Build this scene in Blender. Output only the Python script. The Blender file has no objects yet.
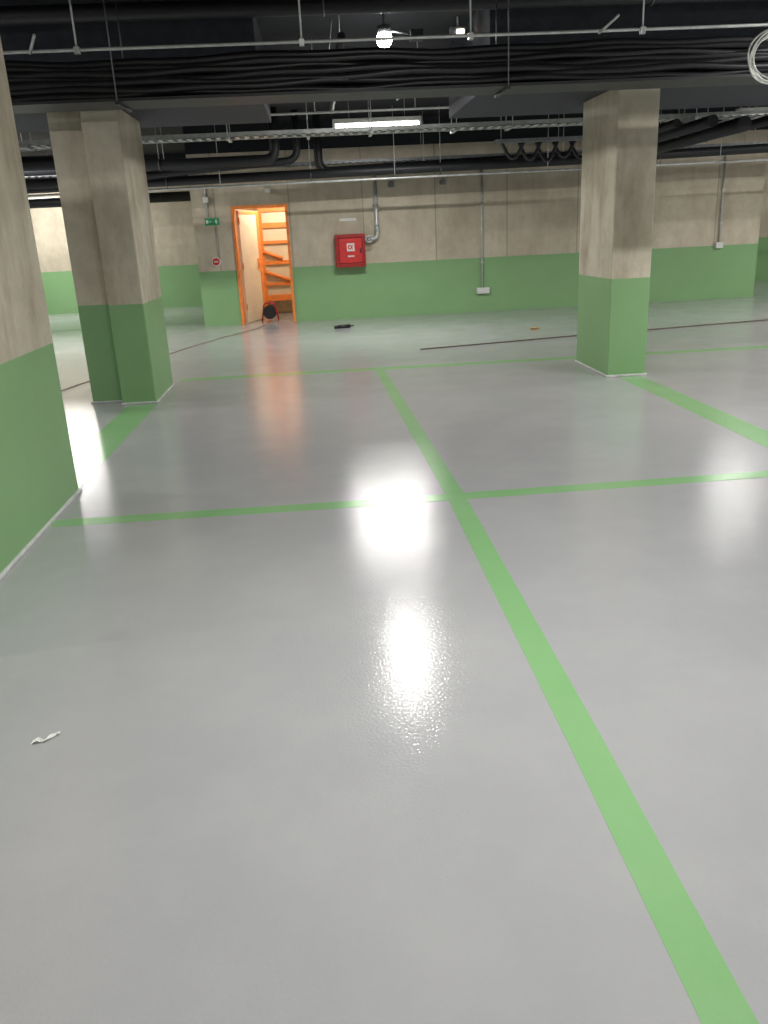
import bpy, bmesh, math, random
from mathutils import Vector, Matrix
random.seed(7)
scene = bpy.context.scene
scene.view_settings.view_transform = 'Standard'
scene.view_settings.look = 'None'
scene.view_settings.exposure = 0.0
CEIL = 3.5

# ------------------------------------------------------------------ materials
def new_mat(name):
    m = bpy.data.materials.new(name); m.use_nodes = True
    nt = m.node_tree
    return m, nt, nt.nodes['Principled BSDF']

def N(nt, t, **kw):
    n = nt.nodes.new(t)
    for k, v in kw.items():
        setattr(n, k, v)
    return n

def noise(nt, vec, scale, detail=4, rough=0.55, mapscale=None):
    n = N(nt, 'ShaderNodeTexNoise')
    n.inputs['Scale'].default_value = scale
    n.inputs['Detail'].default_value = detail
    n.inputs['Roughness'].default_value = rough
    if mapscale:
        mp = N(nt, 'ShaderNodeMapping')
        mp.inputs['Scale'].default_value = mapscale
        nt.links.new(vec, mp.inputs['Vector'])
        vec = mp.outputs['Vector']
    nt.links.new(vec, n.inputs['Vector'])
    return n.outputs['Fac']

def ramp(nt, fac, stops):
    r = N(nt, 'ShaderNodeValToRGB')
    els = r.color_ramp.elements
    while len(els) < len(stops): els.new(0.5)
    for e, (p, c) in zip(els, stops):
        e.position = p; e.color = (c[0], c[1], c[2], 1)
    nt.links.new(fac, r.inputs['Fac'])
    return r.outputs['Color']

def mix(nt, fac, a, b, blend='MIX'):
    m = N(nt, 'ShaderNodeMix', data_type='RGBA', blend_type=blend)
    for sock, val in ((m.inputs[0], fac), (m.inputs[6], a), (m.inputs[7], b)):
        if isinstance(val, (int, float)): sock.default_value = val
        elif isinstance(val, tuple): sock.default_value = (*val, 1)
        else: nt.links.new(val, sock)
    return m.outputs[2]

def math_n(nt, op, a, b=None, clamp=False):
    m = N(nt, 'ShaderNodeMath', operation=op, use_clamp=clamp)
    for i, v in enumerate((a, b)):
        if v is None: continue
        if isinstance(v, (int, float)): m.inputs[i].default_value = v
        else: nt.links.new(v, m.inputs[i])
    return m.outputs[0]

def bump(nt, bsdf, h, strength, dist=0.01, prev=None):
    b = N(nt, 'ShaderNodeBump')
    b.inputs['Strength'].default_value = strength
    b.inputs['Distance'].default_value = dist
    nt.links.new(h, b.inputs['Height'])
    if prev: nt.links.new(prev, b.inputs['Normal'])
    nt.links.new(b.outputs['Normal'], bsdf.inputs['Normal'])
    return b.outputs['Normal']

def simple(name, col, rough=0.5, metal=0.0, var=0.15, scale=12):
    m, nt, b = new_mat(name)
    g = N(nt, 'ShaderNodeNewGeometry').outputs['Position']
    f = noise(nt, g, scale, 3)
    c1 = tuple(max(0, x*(1-var)) for x in col); c2 = tuple(min(1, x*(1+var)) for x in col)
    nt.links.new(ramp(nt, f, [(0.3, c1), (0.7, c2)]), b.inputs['Base Color'])
    b.inputs['Roughness'].default_value = rough
    b.inputs['Metallic'].default_value = metal
    return m

def emis(name, col, s):
    m, nt, b = new_mat(name)
    b.inputs['Base Color'].default_value = (*col, 1)
    b.inputs['Emission Color'].default_value = (*col, 1)
    b.inputs['Emission Strength'].default_value = s
    return m

GREEN = (0.225, 0.405, 0.185)
def painted_concrete(name, base_a, base_b, seams=True, top=None, stain=(0.20, 0.15, 0.09), green_h=1.0, ss=0.5):
    m, nt, b = new_mat(name)
    pos = N(nt, 'ShaderNodeNewGeometry').outputs['Position']
    sep = N(nt, 'ShaderNodeSeparateXYZ'); nt.links.new(pos, sep.inputs[0])
    big = noise(nt, pos, 1.3, 5, 0.6)
    fine = noise(nt, pos, 7, 7, 0.65)
    streak = noise(nt, pos, 2.1, 6, 0.65, (1.5, 1.5, 0.45))
    col = ramp(nt, big, [(0.3, base_a), (0.7, base_b)])
    col = mix(nt, 0.30, col, ramp(nt, fine, [(0.3, (0.35,)*3), (0.7, (0.65,)*3)]), 'OVERLAY')
    sf = ramp(nt, streak, [(0.46, (0, 0, 0)), (0.74, (ss,)*3)])
    col = mix(nt, sf, col, stain)
    if seams:
        s = math_n(nt, 'ADD', sep.outputs['X'], sep.outputs['Y'])
        fr = math_n(nt, 'FRACT', math_n(nt, 'DIVIDE', math_n(nt, 'ADD', s, 50.3), 1.35))
        line = math_n(nt, 'LESS_THAN', fr, 0.018)
        fl = math_n(nt, 'FLOOR', math_n(nt, 'DIVIDE', math_n(nt, 'ADD', s, 50.3), 1.35))
        wn = N(nt, 'ShaderNodeTexWhiteNoise', noise_dimensions='1D'); nt.links.new(fl, wn.inputs['W'])
        tone = ramp(nt, wn.outputs['Value'], [(0, (0.86,)*3), (1, (1.0,)*3)])
        col = mix(nt, 1.0, col, tone, 'MULTIPLY')
        lf = math_n(nt, 'MULTIPLY', line, 0.4)
        col = mix(nt, lf, col, (0.12, 0.11, 0.09))
    gn = ramp(nt, big, [(0.3, tuple(x*0.95 for x in GREEN)), (0.7, tuple(x*1.05 for x in GREEN))])
    isg = math_n(nt, 'LESS_THAN', sep.outputs['Z'], green_h)
    col = mix(nt, isg, col, gn)
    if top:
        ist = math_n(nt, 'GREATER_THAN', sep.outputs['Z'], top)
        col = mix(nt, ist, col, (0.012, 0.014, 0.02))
    nt.links.new(col, b.inputs['Base Color'])
    r = math_n(nt, 'SUBTRACT', 0.8, math_n(nt, 'MULTIPLY', isg, 0.35))
    nt.links.new(r, b.inputs['Roughness'])
    bump(nt, b, fine, 0.12, 0.005)
    return m

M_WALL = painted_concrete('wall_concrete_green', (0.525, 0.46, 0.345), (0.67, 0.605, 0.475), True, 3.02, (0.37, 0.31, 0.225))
M_COL = painted_concrete('column_concrete_green', (0.465, 0.415, 0.32), (0.645, 0.59, 0.475), False, None, (0.26, 0.19, 0.115), ss=.75)

def floor_mat(name, ca, cb, cm):
    m, nt, b = new_mat(name)
    pos = N(nt, 'ShaderNodeNewGeometry').outputs['Position']
    big = noise(nt, pos, 0.5, 4, 0.55)
    mid = noise(nt, pos, 1.9, 6, 0.62)
    fine = noise(nt, pos, 85, 2, 0.5)
    wav = noise(nt, pos, 4, 2, 0.5)
    col = ramp(nt, big, [(0.3, ca), (0.7, cb)])
    mf = ramp(nt, mid, [(0.42, (0, 0, 0)), (0.68, (0.55,)*3)])
    col = mix(nt, mf, col, cm)
    nt.links.new(col, b.inputs['Base Color'])
    rr = ramp(nt, mid, [(0.3, (0.12,)*3), (0.7, (0.17,)*3)])
    nt.links.new(rr, b.inputs['Roughness'])
    b.inputs['IOR'].default_value = 1.52
    n1 = bump(nt, b, wav, 0.08, 0.008)
    bump(nt, b, fine, 0.5, 0.0017, n1)
    return m
M_FLOOR = floor_mat('grey_epoxy', (0.365, 0.37, 0.38), (0.40, 0.403, 0.41), (0.43, 0.432, 0.437))
M_STRIPE = floor_mat('green_epoxy_line', (0.22, 0.445, 0.19), (0.25, 0.475, 0.215), (0.28, 0.49, 0.245))

M_CEIL = simple('ceiling_dark_paint', (0.013, 0.015, 0.021), 0.8)
M_DROP = simple('drop_panel_dark_paint', (0.034, 0.038, 0.051), 0.75)
M_BLK = simple('black_pipe_insulation', (0.011, 0.012, 0.015), 0.5)
M_CABLE = simple('black_cable', (0.012, 0.012, 0.015), 0.38)
M_GALV = simple('galvanised_steel', (0.55, 0.57, 0.56), 0.4, 0.35)
M_DGALV = simple('dark_galvanised_steel', (0.20, 0.21, 0.22), 0.45, 0.6)
M_ORANGE = simple('orange_paint', (0.85, 0.25, 0.05), 0.5)
M_CREAM = simple('cream_plaster', (0.82, 0.68, 0.48), 0.8)
M_LEAF = simple('cream_door_leaf', (0.72, 0.60, 0.43), 0.5, 0, 0.06, 3)
M_RED = simple('red_enamel', (0.62, 0.03, 0.03), 0.35)
M_DRED = simple('dark_red_enamel', (0.36, 0.014, 0.014), 0.4)
M_WHITE = simple('white_plastic', (0.75, 0.75, 0.72), 0.5, 0, 0.04)
M_SGREEN = simple('sign_green', (0.01, 0.32, 0.12), 0.4)
M_TAN = simple('raw_wood', (0.50, 0.34, 0.14), 0.7)
M_BRASS = simple('brass', (0.5, 0.33, 0.10), 0.35, 0.9)
M_SEAL = simple('grey_sealant', (0.60, 0.60, 0.60), 0.4)
M_RUST = simple('rusty_steel', (0.13, 0.085, 0.055), 0.6)
M_CORD = simple('brown_cord', (0.22, 0.16, 0.11), 0.6)
M_TUBE = emis('lit_tube', (1.0, 0.98, 0.93), 22)
M_LAMP = emis('lit_lamp_globe', (1.0, 0.98, 0.93), 60)
M_TUBE_DIM = emis('lit_lamp_glass', (1.0, 0.85, 0.65), 8)

# ------------------------------------------------------------------ builder
class B:
    def __init__(s): s.bm = bmesh.new(); s.mats = []
    def mi(s, m):
        if m not in s.mats: s.mats.append(m)
        return s.mats.index(m)
    def box(s, x0, x1, y0, y1, z0, z1, m, bevel=0, M=None):
        r = bmesh.ops.create_cube(s.bm, size=1)
        vs = r['verts']
        for v in vs:
            v.co = Vector((x0+(v.co.x+.5)*(x1-x0), y0+(v.co.y+.5)*(y1-y0), z0+(v.co.z+.5)*(z1-z0)))
        fs = list({f for v in vs for f in v.link_faces})
        i = s.mi(m)
        for f in fs: f.material_index = i
        if bevel:
            es = list({e for v in vs for e in v.link_edges})
            rb = bmesh.ops.bevel(s.bm, geom=es, offset=bevel, segments=2, affect='EDGES', profile=0.5)
            vs = list({v for f in rb['faces'] for v in f.verts} | {v for v in vs if v.is_valid})
            for f in rb['faces']: f.material_index = i
        if M is not None:
            for v in {v for v in vs if v.is_valid}: v.co = M @ v.co
        return s
    def tube(s, pts, r, m, seg=12, closed=False, smooth=True):
        pts = [Vector(p) for p in pts]; n = len(pts); i = s.mi(m)
        rings = []; up = None
        for k in range(n):
            if closed: t = pts[(k+1) % n]-pts[k-1]
            else: t = pts[min(k+1, n-1)]-pts[max(k-1, 0)]
            t.normalize()
            if up is None:
                a = Vector((0, 0, 1)) if abs(t.z) < 0.9 else Vector((1, 0, 0))
                up = (a - t*a.dot(t)).normalized()
            else:
                up = (up - t*up.dot(t)).normalized()
            sd = t.cross(up)
            rr = r[k] if isinstance(r, (list, tuple)) else r
            rings.append([s.bm.verts.new(pts[k]+rr*(math.cos(2*math.pi*j/seg)*up+math.sin(2*math.pi*j/seg)*sd)) for j in range(seg)])
        for k in range(n if closed else n-1):
            a, b2 = rings[k], rings[(k+1) % n]
            for j in range(seg):
                f = s.bm.faces.new((a[j], a[(j+1) % seg], b2[(j+1) % seg], b2[j])); f.material_index = i; f.smooth = smooth
        if not closed:
            for ring in (rings[0], rings[-1]):
                f = s.bm.faces.new(ring); f.material_index = i
        return s
    def cyl(s, p0, p1, r, m, seg=16): return s.tube([p0, p1], r, m, seg)
    def sphere(s, c, r, m, seg=18):
        q = bmesh.ops.create_uvsphere(s.bm, u_segments=seg, v_segments=seg//2+2, radius=r, matrix=Matrix.Translation(c))
        i = s.mi(m)
        for v in q['verts']:
            for f in v.link_faces: f.material_index = i; f.smooth = True
        return s
    def done(s, name):
        bmesh.ops.recalc_face_normals(s.bm, faces=s.bm.faces)
        me = bpy.data.meshes.new(name); s.bm.to_mesh(me); s.bm.free()
        for m in s.mats: me.materials.append(m)
        o = bpy.data.objects.new(name, me); scene.collection.objects.link(o)
        return o

def bendpath(pts, rad=0.15, n=6):
    pts = [Vector(p) for p in pts]; out = [pts[0]]
    for k in range(1, len(pts)-1):
        a, b, c = pts[k-1], pts[k], pts[k+1]
        p = b+(a-b).normalized()*rad; q = b+(c-b).normalized()*rad
        for j in range(n+1):
            t = j/n; out.append((1-t)**2*p+2*t*(1-t)*b+t*t*q)
    out.append(pts[-1]); return out

# ------------------------------------------------------------------ shell
XL, XR, YF = -10.0, 14.0, -7.0
B().box(XL-.25, XR+.25, YF-.25, 22, -.2, 0, M_FLOOR).done('floor')
B().box(XL-.25, XR+.25, YF-.25, 22, CEIL, CEIL+.25, M_CEIL).done('ceiling')
DX0, DX1, DH = -1.50, -0.47, 2.12
WY = 16.3
w = B()
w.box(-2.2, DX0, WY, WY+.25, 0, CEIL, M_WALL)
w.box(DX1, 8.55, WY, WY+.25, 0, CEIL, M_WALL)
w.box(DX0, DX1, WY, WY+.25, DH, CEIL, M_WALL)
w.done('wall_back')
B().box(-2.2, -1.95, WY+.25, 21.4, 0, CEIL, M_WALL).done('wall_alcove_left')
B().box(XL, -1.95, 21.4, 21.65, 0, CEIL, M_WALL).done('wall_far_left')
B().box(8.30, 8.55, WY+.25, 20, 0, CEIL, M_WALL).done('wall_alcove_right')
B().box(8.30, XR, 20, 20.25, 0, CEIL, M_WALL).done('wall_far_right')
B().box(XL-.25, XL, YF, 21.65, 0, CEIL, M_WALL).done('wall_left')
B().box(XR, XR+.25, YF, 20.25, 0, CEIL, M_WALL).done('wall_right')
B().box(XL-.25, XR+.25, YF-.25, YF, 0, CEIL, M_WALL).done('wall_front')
# store room behind the door
B().box(-1.95, 0.65, 18.6, 18.7, 0, 2.7, M_CREAM).done('wall_storeroom_back')
B().box(0.55, 0.65, WY+.25, 18.6, 0, 2.7, M_CREAM).done('wall_storeroom_right')
B().box(-1.95, 0.65, WY+.25, 18.7, 2.7, 2.8, M_CREAM).done('ceiling_storeroom')
B().box(-1.95, -1.93, WY+.25, 18.6, 0, 2.7, M_CREAM).done('wall_storeroom_left')

# ------------------------------------------------------------------ dropped panels over the columns
B().box(-5.2, -0.4, 8.15, 10.3, 2.78, CEIL, M_DROP, 0.01).done('ceiling_drop_panel')
B().box(1.66, 6.0, 8.2, 10.6, 2.78, CEIL, M_DROP, 0.01).done('ceiling_drop_panel')

# ------------------------------------------------------------------ columns
def column(parts, top):
    b = B()
    for (x0, x1, y0, y1) in parts:
        b.box(x0, x1, y0, y1, 0, top, M_COL, 0.012)
    e = 0.014
    for (x0, x1, y0, y1) in parts:
        b.box(x0-e, x1+e, y0-e, y1+e, 0, 0.022, M_SEAL, 0.006)
    return b.done('concrete_column')
column([(2.97, 3.38, 8.55, 9.66)], 2.78)
column([(-2.09, -1.745, 8.64, 9.7), (-2.44, -2.08, 8.82, 9.7)], 2.78)
column([(-2.3, -1.71, 3.1, 5.52)], CEIL)

# ------------------------------------------------------------------ floor markings
def stripe(pts, wd, h, name='floor_line_marking'):
    b = B(); i = b.mi(M_STRIPE)
    pts = [Vector((p[0], p[1], 0)) for p in pts]
    L, R = [], []
    for k, p in enumerate(pts):
        t = (pts[min(k+1, len(pts)-1)]-pts[max(k-1, 0)]).normalized()
        n = Vector((-t.y, t.x, 0))*wd/2
        L.append(p+n); R.append(p-n)
    for k in range(len(pts)-1):
        c = [L[k], R[k], R[k+1], L[k+1]]
        bt = [b.bm.verts.new(v) for v in c]; tp = [b.bm.verts.new(v+Vector((0, 0, h))) for v in c]
        b.bm.faces.new(tp)
        for j in range(4): b.bm.faces.new((bt[j], bt[(j+1) % 4], tp[(j+1) % 4], tp[j]))
    return b.done(name)
stripe([(0.735, -1), (0.74, 1.26), (0.752, 2.24), (0.758, 4.86), (0.66, 9.96)], .115, .0008)
stripe([(-1.71, 4.86), (0.1, 4.84), (6.5, 4.92)], .13, .0012)
stripe([(-1.72, 10.05), (0.6, 10.03), (3.2, 9.98), (7.5, 9.9)], .19, .0012)
stripe([(-1.88, 5.54), (-1.88, 8.62)], .30, .0008)
stripe([(3.2, 4.98), (3.2, 8.53)], .24, .0008)

# ------------------------------------------------------------------ door
fr = B()
t = 0.05
fr.box(DX0, DX0+t, WY-.03, WY+.27, 0, DH, M_ORANGE, .006)
fr.box(DX1-t, DX1, WY-.03, WY+.27, 0, DH, M_ORANGE, .006)
fr.box(DX0+t, DX1-t, WY-.03, WY+.27, DH-t, DH, M_ORANGE, .006)
fr.done('door_frame')
Mt = Matrix.Translation((DX0+t+.01, WY+.24, 0)) @ Matrix.Rotation(math.radians(70), 4, 'Z')
lf = B()
lw = .90
lf.box(0, lw, -.05, 0, .01, 2.05, M_LEAF, .004, Mt)
lf.box(lw-.12, lw, -.056, -.05, .02, 2.04, M_ORANGE, 0, Mt)
lf.box(0.0, lw-.12, -.056, -.05, 1.98, 2.04, M_ORANGE, 0, Mt)
lf.box(lw-.21, lw-.13, -.066, -.05, .95, 1.17, M_ORANGE, .003, Mt)
lf.box(lw-.30, lw-.13, -.10, -.085, 1.08, 1.10, M_ORANGE, .003, Mt)
lf.box(lw-.16, lw-.14, -.10, -.05, 1.08, 1.10, M_ORANGE, .003, Mt)
for z in (.25, 1.0, 1.8): lf.cyl(Mt @ Vector((0, -.055, z)), Mt @ Vector((0, -.055, z+.12)), .012, M_ORANGE, 10)
lf.done('door_1')
# orange-framed storage rack inside, with cream backing boards
rk = B()
rx0, rx1, ry0, ry1 = -1.10, .10, 18.1, 18.5
for x in (rx0, rx1):
    for y in (ry0, ry1):
        rk.box(x-.035, x+.035, y-.025, y+.025, 0, 2.5, M_ORANGE, .004)
rk.box(rx0+.035, rx1-.035, ry0+.025, ry0+.035, .30, 2.45, M_LEAF)
for z, h in ((.34, .06), (.62, .03), (1.05, .04), (1.45, .03), (1.78, .05), (2.15, .11)):
    rk.box(rx0, rx1, ry0-.02, ry0+.02, z-h, z+h, M_ORANGE, .003)
for z in (.34, 1.05, 1.75):
    rk.box(rx0, rx1, ry1-.02, ry1+.02, z-.035, z+.035, M_ORANGE, .003)
    for x in (rx0, rx1): rk.box(x-.02, x+.02, ry0, ry1, z-.03, z+.03, M_ORANGE, .003)
rk.cyl((rx0+.02, ry0-.035, .87), (rx0+.6, ry0-.035, .66), .035, M_ORANGE, 8)
rk.cyl((rx0+.02, ry0-.035, 1.27), (rx0+.4, ry0-.035, 1.12), .035, M_ORANGE, 8)
rk.done('storage_rack')

# ------------------------------------------------------------------ fire hose cabinet
yw = WY-.002
c = B()
cx0, cx1, cz0, cz1 = .36, .91, .96, 1.54
c.box(cx0, cx1, yw-.20, yw, cz0, cz1, M_DRED, .008)
for a in ((cx0, cx1, cz1-.06, cz1), (cx0, cx1, cz0, cz0+.06), (cx0, cx0+.05, cz0+.06, cz1-.06), (cx1-.05, cx1, cz0+.06, cz1-.06)):
    c.box(a[0], a[1], yw-.225, yw-.195, a[2], a[3], M_DRED, .004)
c.box(cx0+.065, cx1-.065, yw-.222, yw-.19, cz0+.075, cz1-.075, M_RED, .006)
c.box(.57, .71, yw-.226, yw-.221, 1.24, 1.38, M_WHITE)
c.cyl((.625, yw-.229, 1.31), (.625, yw-.224, 1.31), .04, M_RED, 20)
c.cyl((.625, yw-.231, 1.31), (.625, yw-.226, 1.31), .018, M_WHITE, 16)
c.box(.665, .675, yw-.229, yw-.224, 1.26, 1.36, M_RED)
c.box(.58, .70, yw-.226, yw-.221, 1.14, 1.165, M_WHITE)
c.box(cx1-.10, cx1-.075, yw-.24, yw-.22, 1.2, 1.28, M_BLK, .003)
c.done('fire_hose_cabinet')
p = B()
p.tube(bendpath([(1.15, yw-.12, 2.55), (1.15, yw-.12, 1.44), (.915, yw-.12, 1.44)], .1), .035, M_GALV, 14)
p.cyl((1.15, yw-.12, 1.56), (1.15, yw-.12, 1.68), .05, M_GALV)
p.cyl((.945, yw-.12, 1.44), (1.02, yw-.12, 1.44), .055, M_GALV)
p.cyl((.985, yw-.12, 1.44), (.985, yw-.27, 1.44), .018, M_GALV)
p.tube([(.985+.06*math.cos(a*math.pi/8), yw-.27, 1.44+.06*math.sin(a*math.pi/8)) for a in range(16)], .012, M_GALV, 8, True)
p.box(1.10, 1.20, yw-.085, yw, 2.0, 2.04, M_DGALV, .003)
p.done('hydrant_supply_pipe')
B().box(.47, .78, yw-.012, yw, 1.77, 1.82, M_WHITE, .003).done('cabinet_label_sign')
s = B()
s.box(-1.99, -1.85, yw-.012, yw, 1.81, 1.93, M_SGREEN, .002)
s.box(-1.84, -1.73, yw-.012, yw, 1.81, 1.93, M_SGREEN, .002)
s.box(-1.97, -1.93, yw-.016, yw-.011, 1.84, 1.90, M_WHITE)
s.box(-1.92, -1.87, yw-.016, yw-.011, 1.865, 1.875, M_WHITE)
s.box(-1.81, -1.76, yw-.016, yw-.011, 1.86, 1.88, M_WHITE)
s.box(-1.795, -1.775, yw-.016, yw-.011, 1.83, 1.91, M_WHITE)
s.done('exit_sign')
s = B()
s.cyl((-1.86, yw-.03, 1.17), (-1.86, yw, 1.17), .085, M_WHITE, 24)
s.cyl((-1.86, yw-.04, 1.17), (-1.86, yw-.025, 1.17), .065, M_RED, 24)
s.box(-1.90, -1.82, yw-.045, yw-.038, 1.16, 1.18, M_WHITE)
s.done('fire_alarm_call_point')
s = B()
s.cyl((-1.93, yw-.02, 2.7), (-1.93, yw-.02, 1.95), .012, M_GALV, 8)
s.box(-1.98, -1.88, yw-.06, yw, 2.2, 2.3, M_WHITE, .006)
s.cyl((-1.80, yw-.02, 1.78), (-1.80, yw-.02, 1.26), .008, M_GALV, 8)
s.done('wall_conduit')
s = B()
s.cyl((3.13, yw-.025, 2.6), (3.13, yw-.025, .44), .018, M_GALV, 10)
for z in (.9, 1.5, 2.1): s.box(3.10, 3.16, yw-.045, yw, z, z+.025, M_GALV, .002)
s.box(3.02, 3.26, yw-.07, yw, .34, .45, M_WHITE, .008)
s.box(3.05, 3.12, yw-.078, yw-.07, .365, .425, M_WHITE, .003)
s.box(3.15, 3.22, yw-.078, yw-.07, .365, .425, M_WHITE, .003)
s.done('wall_socket_box')
s = B()
s.cyl((7.75, yw-.03, 2.6), (7.75, yw-.03, 1.05), .016, M_GALV, 10)
s.box(7.68, 7.82, yw-.07, yw, .95, 1.06, M_WHITE, .008)
for z in (1.4, 2.0): s.box(7.72, 7.78, yw-.05, yw, z, z+.025, M_GALV, .002)
s.done('wall_conduit')
for x in (-.8, 1.45, 2.4, 6.3):
    s = B(); s.box(x-.05, x+.05, yw-.10, yw, 2.32, 2.40, M_WHITE if x < 0 else M_DGALV, .01)
    s.cyl((x, yw-.05, 2.40), (x, yw-.05, 2.62), .012, M_GALV, 8); s.done('junction_box')

# ------------------------------------------------------------------ ceiling services
def rods(b, pts, z0, r=.006):
    for (x, y) in pts: b.cyl((x, y, z0), (x, y, CEIL), r, M_GALV, 6)

b = B()
TZ = 2.545
b.box(-9.9, 13.9, 6.73, 6.74, TZ, TZ+.02, M_BLK); b.box(-9.9, 13.9, 7.13, 7.14, TZ, TZ+.03, M_BLK)
b.box(-9.9, 13.9, 6.74, 7.13, TZ, TZ+.008, M_BLK)
for k in range(21):
    row = k//3; ph = random.random()*6
    y0 = 6.79+.13*(k % 3)+.01*row
    z0 = TZ+.045+.038*row
    pts = []
    for j in range(170):
        x = -9.8+j*(23.6/169)
        pts.append((x, y0+.018*math.sin(x*1.7+ph), z0+.010*math.sin(x*2.6+ph*2)+.007*math.sin(x*7+ph)))
    b.tube(pts, .024+.010*random.random(), M_CABLE, 8)
for x in (-7, -3.9, -1.35, 1.5, 4.2, 7, 10):
    b.box(x-.015, x+.015, 6.72, 7.16, TZ-.02, TZ, M_BLK)
    b.cyl((x, 6.725, TZ-.01), (x, 6.725, CEIL-.001), .005, M_DGALV, 6); b.cyl((x, 7.15, TZ-.01), (x, 7.15, CEIL-.001), .005, M_DGALV, 6)
b.done('black_cable_tray')

b = B()
RZ = 2.845
b.cyl((-9.9, 6.6, RZ), (13.9, 6.6, RZ+.03), .011, M_GALV, 8)
for x in (-2.85, -1.55, .0, 1.2, 2.45, 3.6):
    b.cyl((x, 6.6, RZ), (x, 6.6, CEIL), .007, M_GALV, 6)
    b.box(x-.018, x+.018, 6.58, 6.62, RZ-.015, RZ+.03, M_GALV, .002)
for x in (-1.85, 2.15):
    b.cyl((x-.02, 6.6, RZ), (x+.07, 6.45, RZ+.08), .010, M_GALV, 6)
b.done('ceiling_conduit')

def pipe(pts, r, m=M_BLK, name='ceiling_pipe', rad=.18, hang=()):
    b = B(); b.tube(bendpath(pts, rad), r, m, 16)
    for (x, y, z) in hang:
        b.cyl((x, y, z), (x, y, CEIL), .006, M_GALV, 6)
        if r > .04:
            b.tube([(x, y+(r+.006)*math.cos(a*math.pi/8), z+(r+.006)*math.sin(a*math.pi/8)) for a in range(16)], .007, M_DGALV, 6, True)
    return b.done(name)
pipe([(-9.9, 6.2, 3.2), (13.9, 6.2, 3.2)], .07, hang=[(x, 6.2, 3.2) for x in (-6, -3.4, -.4, 2.8, 6)])
pipe([(-9.9, 7.9, 3.37), (13.9, 7.9, 3.37)], .07, hang=[(x, 7.9, 3.37) for x in (-6, -3, .2, 3, 6)])
b = B()
b.tube(bendpath([(1.72, 5.0, 3.36), (1.72, 6.45, 3.2), (1.72, 6.45, CEIL)], .15), .09, M_BLK, 18)
b.tube([(1.72+.1*math.cos(a*math.pi/10), 5.9, 3.26+.1*math.sin(a*math.pi/10)) for a in range(20)], .012, M_GALV, 6, True)
b.done('ceiling_pipe')

def ladder(name, x0, x1, yc, z, wd, m, hang, along='X', cables=0):
    b = B()
    def P(u, v, zz): return (u, v, zz) if along == 'X' else (v, u, zz)
    def bx(u0, u1, v0, v1, z0, z1, mm):
        if along == 'X': b.box(u0, u1, v0, v1, z0, z1, mm)
        else: b.box(v0, v1, u0, u1, z0, z1, mm)
    bx(x0, x1, yc-wd/2, yc-wd/2+.012, z, z+.055, m); bx(x0, x1, yc+wd/2-.012, yc+wd/2, z, z+.055, m)
    u = x0+.1
    while u < x1: bx(u, u+.05, yc-wd/2, yc+wd/2, z, z+.012, m); u += .12
    for k in range(cables):
        v = yc-wd/2+.05+(wd-.1)*k/max(1, cables-1); ph = random.random()*6
        pts = [P(x0+j*(x1-x0)/40, v+.01*math.sin(j+ph), z+.035+.006*math.sin(j*1.3+ph)) for j in range(41)]
        b.tube(pts, .016, M_CABLE, 6)
    for u in hang:
        bx(u-.02, u+.02, yc-wd/2-.05, yc+wd/2+.05, z-.03, z, M_GALV)
        for v in (yc-wd/2-.04, yc+wd/2+.04): b.cyl(P(u, v, z-.03), P(u, v, CEIL-.001), .006, M_GALV, 6)
    return b.done(name)
ladder('galvanised_cable_tray', -4.5, 13.5, 11.6, 2.77, .3, M_GALV, (-3.5, -1, .8, 2.6, 5, 8), 'X', 3)
ladder('galvanised_cable_tray', -9.5, 13.5, 12.35, 2.84, .35, M_GALV, (-7, -3, 0, 2, 4.5, 8), 'X', 0)
ladder('galvanised_cable_tray', -9.5, 13.5, 15.9, 2.72, .25, M_DGALV, (-7, -3, 0, 2, 4.5, 8), 'X', 3)
ladder('galvanised_cable_tray', 11.2, 15.6, 7.3, 3.04, .35, M_GALV, (11.5, 14), 'Y', 3)

pipe([(-9.5, 15.1, 2.46), (4.3, 15.1, 2.56), (8.0, 15.1, 2.62), (13.8, 15.1, 2.62)], .075, hang=[(x, 15.1, 2.5) for x in (-5, -2.4, 0, 2.2, 6)])
pipe([(-9.5, 14.6, 2.72), (-.55, 14.6, 2.74), (-.55, 14.6, 3.5)], .08, hang=[(x, 14.6, 2.73) for x in (-5, -2.4)])
pipe([(.15, 15.4, 3.5), (.15, 15.4, 2.58), (4.6, 15.4, 2.66)], .07, rad=.2)
pipe([(-.2, 15.0, 3.5), (-.2, 15.0, 2.75), (-3.2, 14.85, 2.58)], .06, rad=.2)
pipe([(-9.5, 14.9, 2.36), (13.8, 14.9, 2.44)], .018, M_GALV, 'ceiling_conduit', hang=[(x, 14.9, 2.4) for x in (-4, -1.5, 1.4, 4, 7)])
pipe([(-9.5, 19.0, 2.45), (-2.3, 19.0, 2.45)], .10, hang=[(x, 19.0, 2.45) for x in (-6, -4)])
pipe([(-9.5, 18.5, 2.75), (-2.3, 18.5, 2.75)], .12, hang=[(x, 18.5, 2.75) for x in (-6, -4)])
pipe([(-9.5, 11.8, 2.35), (-3.1, 11.8, 2.35)], .06, hang=[(x, 11.8, 2.35) for x in (-6, -4)])
pipe([(-9.5, 12.1, 2.62), (-2.6, 12.1, 2.62)], .09, hang=[(x, 12.1, 2.62) for x in (-6, -4)])
pipe([(-.3, 9.7, 3.3), (1.6, 9.7, 3.3)], .05, hang=[(.1, 9.7, 3.3), (1.2, 9.7, 3.3)])
pipe([(-9.5, 11.0, 3.2), (13.5, 11.0, 3.2)], .06, hang=[(x, 11.0, 3.2) for x in (-6, -2, .5, 3, 6)])
pipe([(.35, 8.2, 3.2), (.35, 13.0, 3.2)], .035, M_BLK, 'ceiling_conduit', hang=[(.35, 8.6, 3.2), (.35, 10.4, 3.2)])
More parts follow.
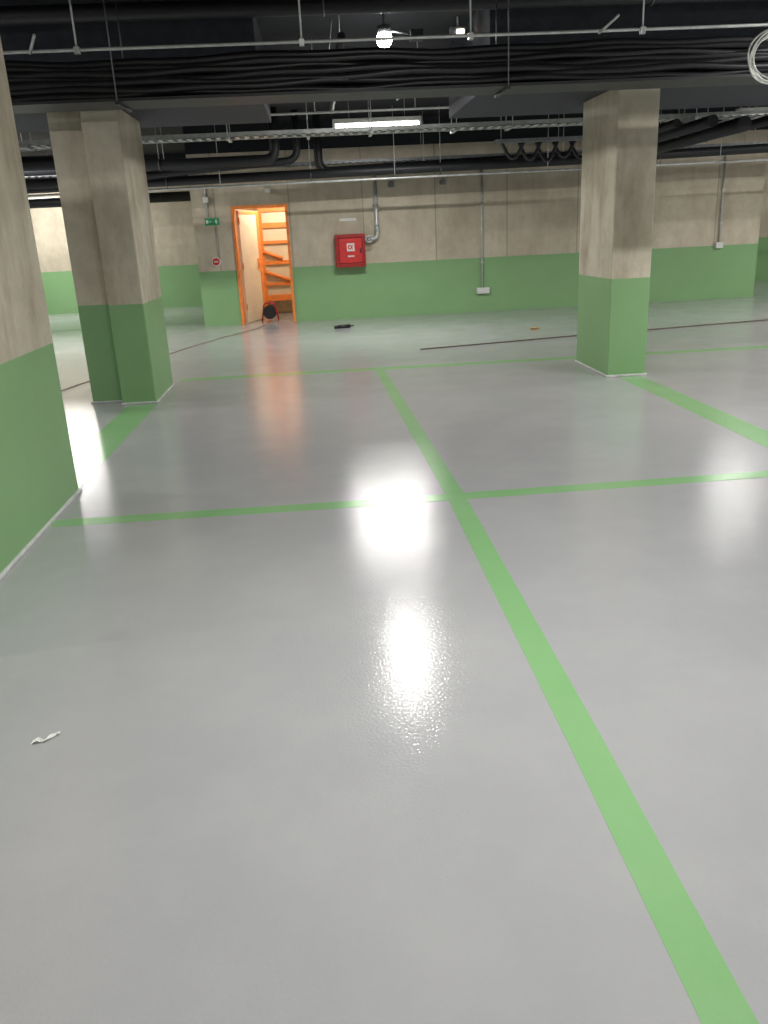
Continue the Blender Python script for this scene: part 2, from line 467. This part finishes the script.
pipe([(-9.5, 10.9, 2.93), (13.5, 10.9, 2.95)], .014, M_GALV, 'ceiling_conduit', hang=[(x, 10.9, 2.94) for x in (-2, .1, 1.3, 4)])
for (x, z, r) in ((4.45, 2.64, .05), (4.9, 2.65, .07), (5.3, 2.60, .09), (5.75, 2.66, .06)):
    pipe([(x, 10.7, z), (x+.15, 14.2, z), (x+.15, 14.2, z+.5)], r, rad=.2, hang=[(x+.05, 11.85, z)])
pipe([(6.0, 10.8, 2.62), (8.4, 15.9, 2.55)], .02, M_DGALV, 'ceiling_conduit')
b = B()
b.cyl((.22, 9.0, 3.0), (.30, 9.0, 3.2), .012, M_GALV, 6); b.cyl((.22, 9.0, 3.0), (.30, 9.0, 3.5), .005, M_GALV, 6)
b.done('ceiling_brace')
b = B()
b.cyl((1.05, 10.6, 3.0), (1.2, 10.6, 3.12), .012, M_GALV, 6); b.cyl((1.2, 10.6, 3.1), (1.2, 10.6, 3.5), .005, M_GALV, 6)
b.done('ceiling_brace')

b = B()
for k in range(5):
    x0 = 3.0+.28*k; pts = []
    dz = .22+.08*random.random()
    for j in range(17):
        tt = j/16; a = math.pi*tt
        pts.append((x0+.34*tt, 13.9+.03*k, 2.78-dz*math.sin(a)))
    b.tube(pts, .028, M_CABLE, 8)
b.box(2.9, 4.6, 13.84, 14.1, 2.77, 2.83, M_DGALV, .004)
rods(b, [(3.0, 13.97), (4.5, 13.97)], 2.83)
b.done('hanging_cable_loops')

b = B()
for k in range(5):
    cx, cz, rr = 3.18+.02*random.uniform(-1, 1), 2.55+.03*random.uniform(-1, 1), .14+.04*random.random()
    b.tube([(cx+rr*math.cos(a*math.pi/16), 6.04+.015*k+.02*math.sin(a*math.pi/16*2+k), cz+rr*.95*math.sin(a*math.pi/16)) for a in range(32)], .006, M_WHITE, 6, True)
b.cyl((3.20, 6.07, 2.70), (3.20, 6.115, 3.2), .005, M_WHITE, 6)
b.done('white_cable_coil')

# ------------------------------------------------------------------ luminaires
LC = (1, .985, .95)
def luminaire(x, y, z, along='X', L=1.2, W=90, tube=M_TUBE, col=LC):
    b = B()
    def bx(u0, u1, v0, v1, z0, z1, m, bev=0):
        if along == 'X': b.box(x+u0, x+u1, y+v0, y+v1, z0, z1, m, bev)
        else: b.box(x+v0, x+v1, y+u0, y+u1, z0, z1, m, bev)
    bx(-L/2-.04, L/2+.04, -.06, .06, z+.025, z+.09, M_WHITE, .01)
    bx(-L/2-.04, -L/2, -.05, .05, z-.03, z+.025, M_WHITE, .006)
    bx(L/2, L/2+.04, -.05, .05, z-.03, z+.025, M_WHITE, .006)
    if along == 'X': b.cyl((x-L/2, y, z), (x+L/2, y, z), .022, tube, 12)
    else: b.cyl((x, y-L/2, z), (x, y+L/2, z), .022, tube, 12)
    for u in (-L/3, L/3):
        P = (x+u, y) if along == 'X' else (x, y+u)
        if z+.09 < CEIL: b.cyl((P[0], P[1], z+.09), (P[0], P[1], CEIL-.001), .005, M_GALV, 6)
    o = b.done('tube_light')
    ld = bpy.data.lights.new('tube_lamp', 'AREA'); ld.shape = 'RECTANGLE'
    ld.size = L if along == 'X' else .07; ld.size_y = .07 if along == 'X' else L
    ld.energy = W; ld.color = col
    lo = bpy.data.objects.new('tube_lamp', ld); scene.collection.objects.link(lo)
    lo.location = (x, y, z-.035); lo.parent = o
    return o
b = B()
lx, ly, lz = .76, 8.6, 3.24
b.cyl((lx, ly, lz+.05), (lx, ly, lz+.11), .06, M_DGALV, 24)
b.cyl((lx, ly, lz+.11), (lx, ly, CEIL), .015, M_DGALV, 10)
b.sphere((lx, ly, lz), .072, M_LAMP)
b.box(lx+.24, lx+.36, ly-.03, ly+.05, lz-.02, lz+.07, M_BLK, .006)
b.cyl((lx+.05, ly, lz+.07), (lx+.24, ly, lz+.04), .012, M_DGALV, 8)
o = b.done('ceiling_lamp')
ld = bpy.data.lights.new('lamp', 'AREA'); ld.shape = 'DISK'; ld.size = .25; ld.energy = 42; ld.color = LC
lo = bpy.data.objects.new('lamp', ld); scene.collection.objects.link(lo); lo.location = (lx, ly, lz-.08); lo.parent = o

luminaire(1.0, 13.05, 3.02, 'X', 1.2, 110)
luminaire(6.75, 12.9, 2.93, 'X', .9, 22)
for (x, y, e) in ((.6, 2.6, 100), (.6, -3, 115), (-5.5, 2.6, 40), (-5.5, -3, 110), (6.5, 2.6, 110), (6.5, -3, 110), (-6, 8.5, 130), (5.0, 5.7, 130), (-4.6, 6.3, 75), (7.8, 9.6, 150), (-5.2, 14, 190), (-6, 19.8, 150), (10.5, 12.5, 160), (11, 3, 80)):  # two just ahead of the columns are added, out of view, to brighten them
    luminaire(x, y, 3.3, 'X', 1.2, e)
luminaire(11.5, 17.5, 3.3, 'X', 1.2, 40)
b = B()
b.box(1.44, 1.60, 9.0, 9.10, 3.33, 3.41, M_DGALV, .01); b.box(1.50, 1.57, 8.985, 9.0, 3.345, 3.38, M_TUBE_DIM)
b.cyl((1.52, 9.05, 3.41), (1.52, 9.05, 3.5), .01, M_GALV, 6)
b.done('bulkhead_lamp')
b = B()
b.cyl((-.6, 17.1, 2.7), (-.6, 17.1, 2.55), .03, M_WHITE)
b.sphere((-.6, 17.1, 2.5), .055, M_TUBE_DIM)
o = b.done('storeroom_bulb')
ld = bpy.data.lights.new('bulb', 'POINT'); ld.energy = 50; ld.color = (1, .95, .87); ld.shadow_soft_size = .08
lo = bpy.data.objects.new('bulb', ld); scene.collection.objects.link(lo); lo.location = (-.6, 17.1, 2.34); lo.parent = o

# ------------------------------------------------------------------ floor clutter
b = B()
b.tube([(1.33, 11.44, .010), (3.5, 11.9, .010), (6.9, 12.5, .010), (8.2, 12.75, .010)], .008, M_RUST, 8)
b.done('steel_bar')
b = B()
pts = []
key = [(-3.6, 9.2), (-3.03, 9.75), (-2.6, 11.2), (-2.2, 12.7), (-1.7, 14.2), (-1.15, 15.4), (-1.0, 16.2), (-1.02, 16.62)]
for k in range(len(key)-1):
    for j in range(6):
        tt = j/6; pts.append((key[k][0]*(1-tt)+key[k+1][0]*tt+.02*math.sin(k*3+j), key[k][1]*(1-tt)+key[k+1][1]*tt, .006))
pts.append((*key[-1], .006))
b.tube(pts, .005, M_CORD, 8); b.done('extension_cable')
b = B()
cy = 16.75; cx = -.98
for yy in (cy-.07, cy+.07): b.cyl((cx, yy-.008, .17), (cx, yy+.008, .17), .13, M_BLK, 24)
b.cyl((cx, cy-.06, .17), (cx, cy+.06, .17), .09, M_DRED, 20)
for k in range(5): b.tube([(cx+.10*math.cos(a*math.pi/10), cy-.05+.025*k, .17+.10*math.sin(a*math.pi/10)) for a in range(20)], .012, M_CABLE, 6, True)
for yy in (cy-.10, cy+.10): b.tube(bendpath([(cx-.16, yy, .012), (cx-.10, yy, .34), (cx+.10, yy, .34), (cx+.16, yy, .012)], .05), .011, M_DRED, 8)
b.cyl((cx-.16, cy-.10, .012), (cx-.16, cy+.10, .012), .011, M_DRED, 8); b.cyl((cx+.16, cy-.10, .012), (cx+.16, cy+.10, .012), .011, M_DRED, 8)
b.cyl((cx, cy-.10, .34), (cx, cy+.10, .34), .014, M_BLK, 8)
b.done('cable_reel')
b = B()
b.cyl((.27, 14.68, .03), (.50, 14.74, .03), .03, M_BLK, 14)
b.cyl((.50, 14.74, .03), (.57, 14.758, .03), .010, M_BLK, 10)
b.box(.22, .27, 14.655, 14.70, 0, .05, M_BLK, .006)
b.done('sealant_gun')
b = B(); b.box(3.26, 3.40, 13.0, 13.05, 0, .03, M_TAN, .006); b.box(3.29, 3.33, 12.97, 13.0, 0, .025, M_BRASS, .004)
b.done('wood_offcut')
b = B()
i = b.mi(M_WHITE)
rows = []
n = 12
for k in range(n+1):
    tt = k/n
    cx = -1.065+.085*tt; cy = 2.475+.05*tt+.010*math.sin(tt*9)
    wd = .005+.007*abs(math.sin(tt*7.5))
    rows.append([b.bm.verts.new((cx-wd*.4+random.uniform(-.002, .002), cy-wd+j*wd*2/3, .001+.010*abs(math.sin(tt*8+j*1.9)))) for j in range(4)])
for k in range(n):
    for j in range(3):
        b.bm.faces.new((rows[k][j], rows[k+1][j], rows[k+1][j+1], rows[k][j+1]))
b.done('crumpled_paper_scrap')

# ------------------------------------------------------------------ world + camera
wd = bpy.data.worlds.new('World'); scene.world = wd; wd.use_nodes = True
wd.node_tree.nodes['Background'].inputs[0].default_value = (.5, .52, .55, 1)
wd.node_tree.nodes['Background'].inputs[1].default_value = .05

cam = bpy.data.cameras.new('camera'); co = bpy.data.objects.new('camera', cam)
scene.collection.objects.link(co); scene.camera = co
cam.sensor_fit = 'VERTICAL'; cam.sensor_height = 36; cam.sensor_width = 27
cam.lens = 830/1024*36; cam.clip_start = .05; cam.clip_end = 100
R = Vector((.99583, -.07869, -.04644)); U = Vector((.06917, .31711, .94586)); Z = Vector((-.05970, -.94514, .32122))
M = Matrix((R, U, Z)).transposed().to_4x4()
M.translation = Vector((0, 0, 1.58))
co.matrix_world = M
